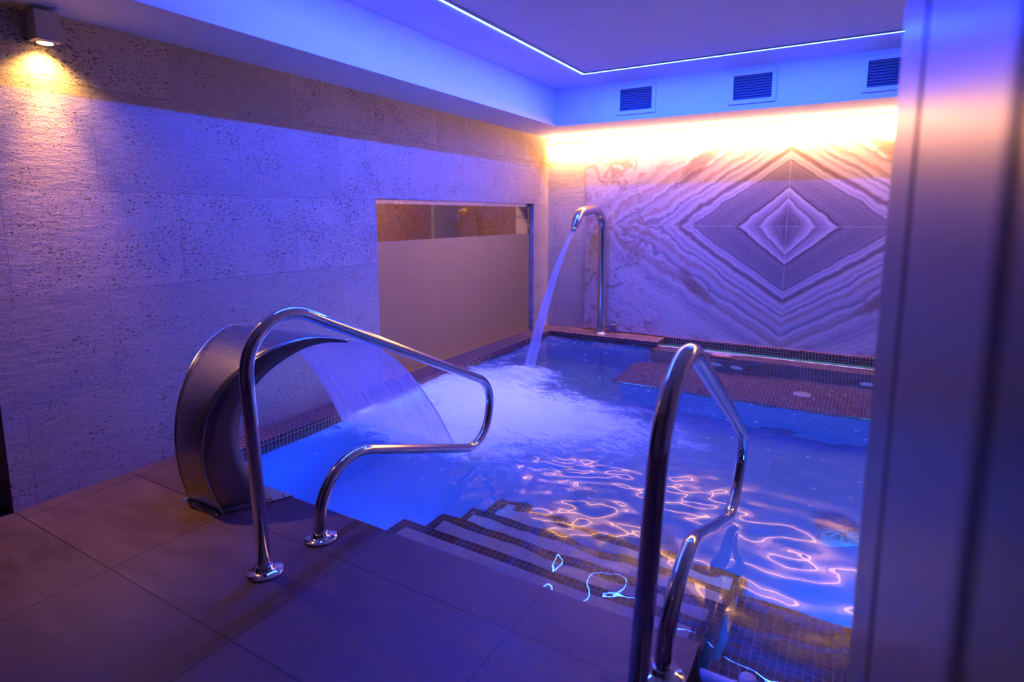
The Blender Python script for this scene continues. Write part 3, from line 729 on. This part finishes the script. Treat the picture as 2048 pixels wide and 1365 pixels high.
# foam and aerated water on top
t = NT('foam'); c = t.coord()
den = t.n('Attribute', attribute_name='foam_amount').outputs['Fac']
st = t.n('Mapping', i={'Vector': c, 'Scale': (1.0, 1.6, 1.0), 'Rotation': (0, 0, 0.4)}).outputs[0]
n1 = t.noise(st, 7, 6, 0.62, 0.8); n2 = t.noise(st, 34, 4, 0.6, 0.4)
n3 = t.noise(st, 95, 2, 0.6)
nn = t.math('ADD', t.math('MULTIPLY', t.math('SUBTRACT', n3, 0.5), 0.5), t.math('MULTIPLY_ADD', t.math('SUBTRACT', n1, 0.5), 1.5, t.math('MULTIPLY', t.math('SUBTRACT', n2, 0.5), 1.0)))
al = t.maprange(t.math('ADD', den, nn), 0.20, 1.20, 0, 0.95, True)
vor = t.n('TexVoronoi', i={'Vector': st, 'Scale': 17.0, 'Randomness': 1.0})
fl = t.math('MULTIPLY', t.maprange(t.math('ADD', vor.outputs['Distance'], t.math('MULTIPLY', t.math('SUBTRACT', n2, 0.5), 0.35)), 0.17, 0.24, 1, 0), t.maprange(t.sep(vor.outputs['Color'])[0], 0.86, 0.88))
flm = t.math('MULTIPLY', fl, t.maprange(den, 0.02, 0.06))
al = t.math('MAXIMUM', al, t.math('MULTIPLY', flm, 0.62))
df = t.n('BsdfDiffuse', i={0: (0.90, 0.90, 0.92)}); tl = t.n('BsdfTranslucent', i={0: (0.88, 0.89, 0.93)})
mxx = t.n('MixShader', i={0: 0.5, 1: df.outputs[0], 2: tl.outputs[0]})
M['foam'] = t.done(t.n('MixShader', i={0: al, 1: t.n('BsdfTransparent').outputs[0], 2: mxx.outputs[0]}).outputs[0])
X, Y = water_grid(LC, XR, 1.33, BC + 0.06, 0.016)
Z, turb = surface(X, Y)
dens = (gauss(X, Y, 0.70, 3.93, 0.16, 0.16, 1.1) + gauss(X, Y, 0.50, 3.45, 0.30, 0.30, 1.15) + gauss(X, Y, 0.95, 3.25, 0.40, 0.28, 0.85)
        + gauss(X, Y, 1.45, 3.18, 0.45, 0.26, 0.75) + gauss(X, Y, 0.70, 2.72, 0.38, 0.14, 1.0) + gauss(X, Y, 0.88, 2.46, 0.30, 0.10, 1.15)
        + gauss(X, Y, 1.2, 2.75, 0.5, 0.35, 0.35) + gauss(X, Y, 0.30, 4.4, 0.12, 0.6, 0.38) + gauss(X, Y, 0.75, 5.25, 0.5, 0.15, 0.12))
specks = gauss(X, Y, 2.3, 3.3, 0.7, 0.7, 0.2) + gauss(X, Y, 0.7, 4.9, 0.7, 0.4, 0.14) + gauss(X, Y, 2.5, 4.5, 0.6, 0.3, 0.05) + gauss(X, Y, 0.8, 2.1, 0.4, 0.3, 0.05)
hump = 0.05 * gauss(X, Y, 0.68, 3.92, 0.12, 0.14) + 0.03 * gauss(X, Y, 0.45, 3.6, 0.25, 0.22) + 0.02 * gauss(X, Y, 0.7, 2.66, 0.36, 0.07)
dens = dens + specks
Zf = Z + 0.005 + hump * (1 + 0.5 * waves(X, Y, 20, 0.05, 0.15, 0.6, 21) / 0.01 * 0.3)
foam = fast_grid('foam', X, Y, Zf, M['foam'], attr=dens, mask=(dens > 0.012) & (Y < BC - 0.01) & (X > LC + 0.003) & ((Y > YN + 0.03)))
tag(foam, 'white foam and bubbles churned up on the pool water', 'foam', kind='stuff')

# falling water
def m_falling(name, a0, a1, col=(0.80, 0.82, 0.95), fscale=30.0):
    t = NT(name); uv = t.coord('UV'); x = t.sep(uv)
    mp = t.comb(t.math('MULTIPLY', x[0], fscale), t.math('MULTIPLY', x[1], 1.2), 0.0)
    n = t.noise(mp, 2.2, 5, 0.62); n2 = t.noise(t.comb(t.math('MULTIPLY', x[0], fscale * 3.2), t.math('MULTIPLY', x[1], 2.0), 3.0), 2.0, 3, 0.6)
    f = t.math('ADD', t.math('MULTIPLY', n, 0.6), t.math('MULTIPLY', n2, 0.4))
    grow = t.maprange(x[1], 0.0, 1.0, a0, a1, True)
    edge = t.math('MINIMUM', t.maprange(x[0], 0.0, 0.02), t.maprange(x[0], 1.0, 0.98))
    rim = t.math('MULTIPLY', t.math('SUBTRACT', 1.0, edge), 0.35)
    al = t.math('ADD', t.math('MULTIPLY', t.maprange(f, 0.22, 0.80), grow), rim, clamp=True)
    df = t.n('BsdfDiffuse', i={0: col}); tl = t.n('BsdfTranslucent', i={0: col}); m1 = t.n('MixShader', i={0: 0.55, 1: df.outputs[0], 2: tl.outputs[0]})
    nb = t.bump(f, 0.5, 0.006)
    gl = t.n('BsdfGlossy', i={0: (1, 1, 1), 1: 0.08, 'Normal': nb}); bf = t.n('NewGeometry').outputs['Backfacing']; fr = t.n('Fresnel', i={0: t.maprange(bf, 0, 1, 1.25, 0.80), 'Normal': nb})
    clr = t.n('MixShader', i={0: fr, 1: t.n('BsdfTransparent', i={0: (0.93, 0.94, 1.0)}).outputs[0], 2: gl.outputs[0]})
    return t.done(t.n('MixShader', i={0: al, 1: clr.outputs[0], 2: m1.outputs[0]}).outputs[0])
nt, nx = 40, 36
P = np.zeros((nx, nt, 3)); UV = np.zeros((nx, nt, 2))
hw0 = 0.108 + 0.428 * s0; y0 = 1.292 + 0.904 * s0; yl = 2.61
for i in range(nx):
    a = i / (nx - 1); sgn = -1 + 2 * a
    for j in range(nt):
        b = j / (nt - 1); b2 = b
        hw = hw0 * 0.985 + (0.452 - hw0 * 0.985) * b2
        cxx = CX + (0.662 - CX) * b2
        wob = 0.006 * b2 * math.sin(17 * a + 3 * b) + 0.004 * b2 * math.sin(41 * a)
        P[i, j] = (cxx + sgn * hw, y0 + (yl - y0) * b2 - 0.05 * sgn * sgn * b2 + wob, z0 - 0.004 - 0.13 * b2 - (z0 + 0.126 - WL) * b2 * b2 + 0.012)
        UV[i, j] = (a, b)
ws = MB().grid(P, UV).build('falling_water_sheet', m_falling('cascade_water', 0.07, 0.72))
s_ = ws.modifiers.new('solid', 'SOLIDIFY'); s_.thickness = 0.004; s_.offset = 0
tag(ws, 'wide translucent sheet of water falling from the steel cascade', 'falling water', kind='stuff')
st_pts = []; st_r = []
p0 = tip + td * 0.012; 
for j in range(30):
    b = j / 29
    y = p0.y + (3.97 - p0.y) * b; z = p0.z - 0.62 * b - (p0.z - WL - 0.62) * b * b
    st_pts.append((p0.x + (0.705 - p0.x) * b, y, z)); st_r.append(0.017 + 0.034 * b)
mbs = MB(); n = 20
rings = np.array([[(x + r * math.cos(2 * PI * k / n), y + 0.5 * r * math.sin(2 * PI * k / n), z + 0.87 * r * math.sin(2 * PI * k / n)) for k in range(n + 1)] for (x, y, z), r in zip(st_pts, st_r)])
UV = np.array([[(k / n * 0.6 + 0.2, j / 29) for k in range(n + 1)] for j in range(30)])
mbs.grid(rings, UV)
tag(mbs.build('water_jet', m_falling('jet_water', 1.0, 0.62, (0.95, 0.93, 0.95), 16.0)), 'narrow jet of water arcing from the curved spout into the foam', 'falling water', kind='stuff')
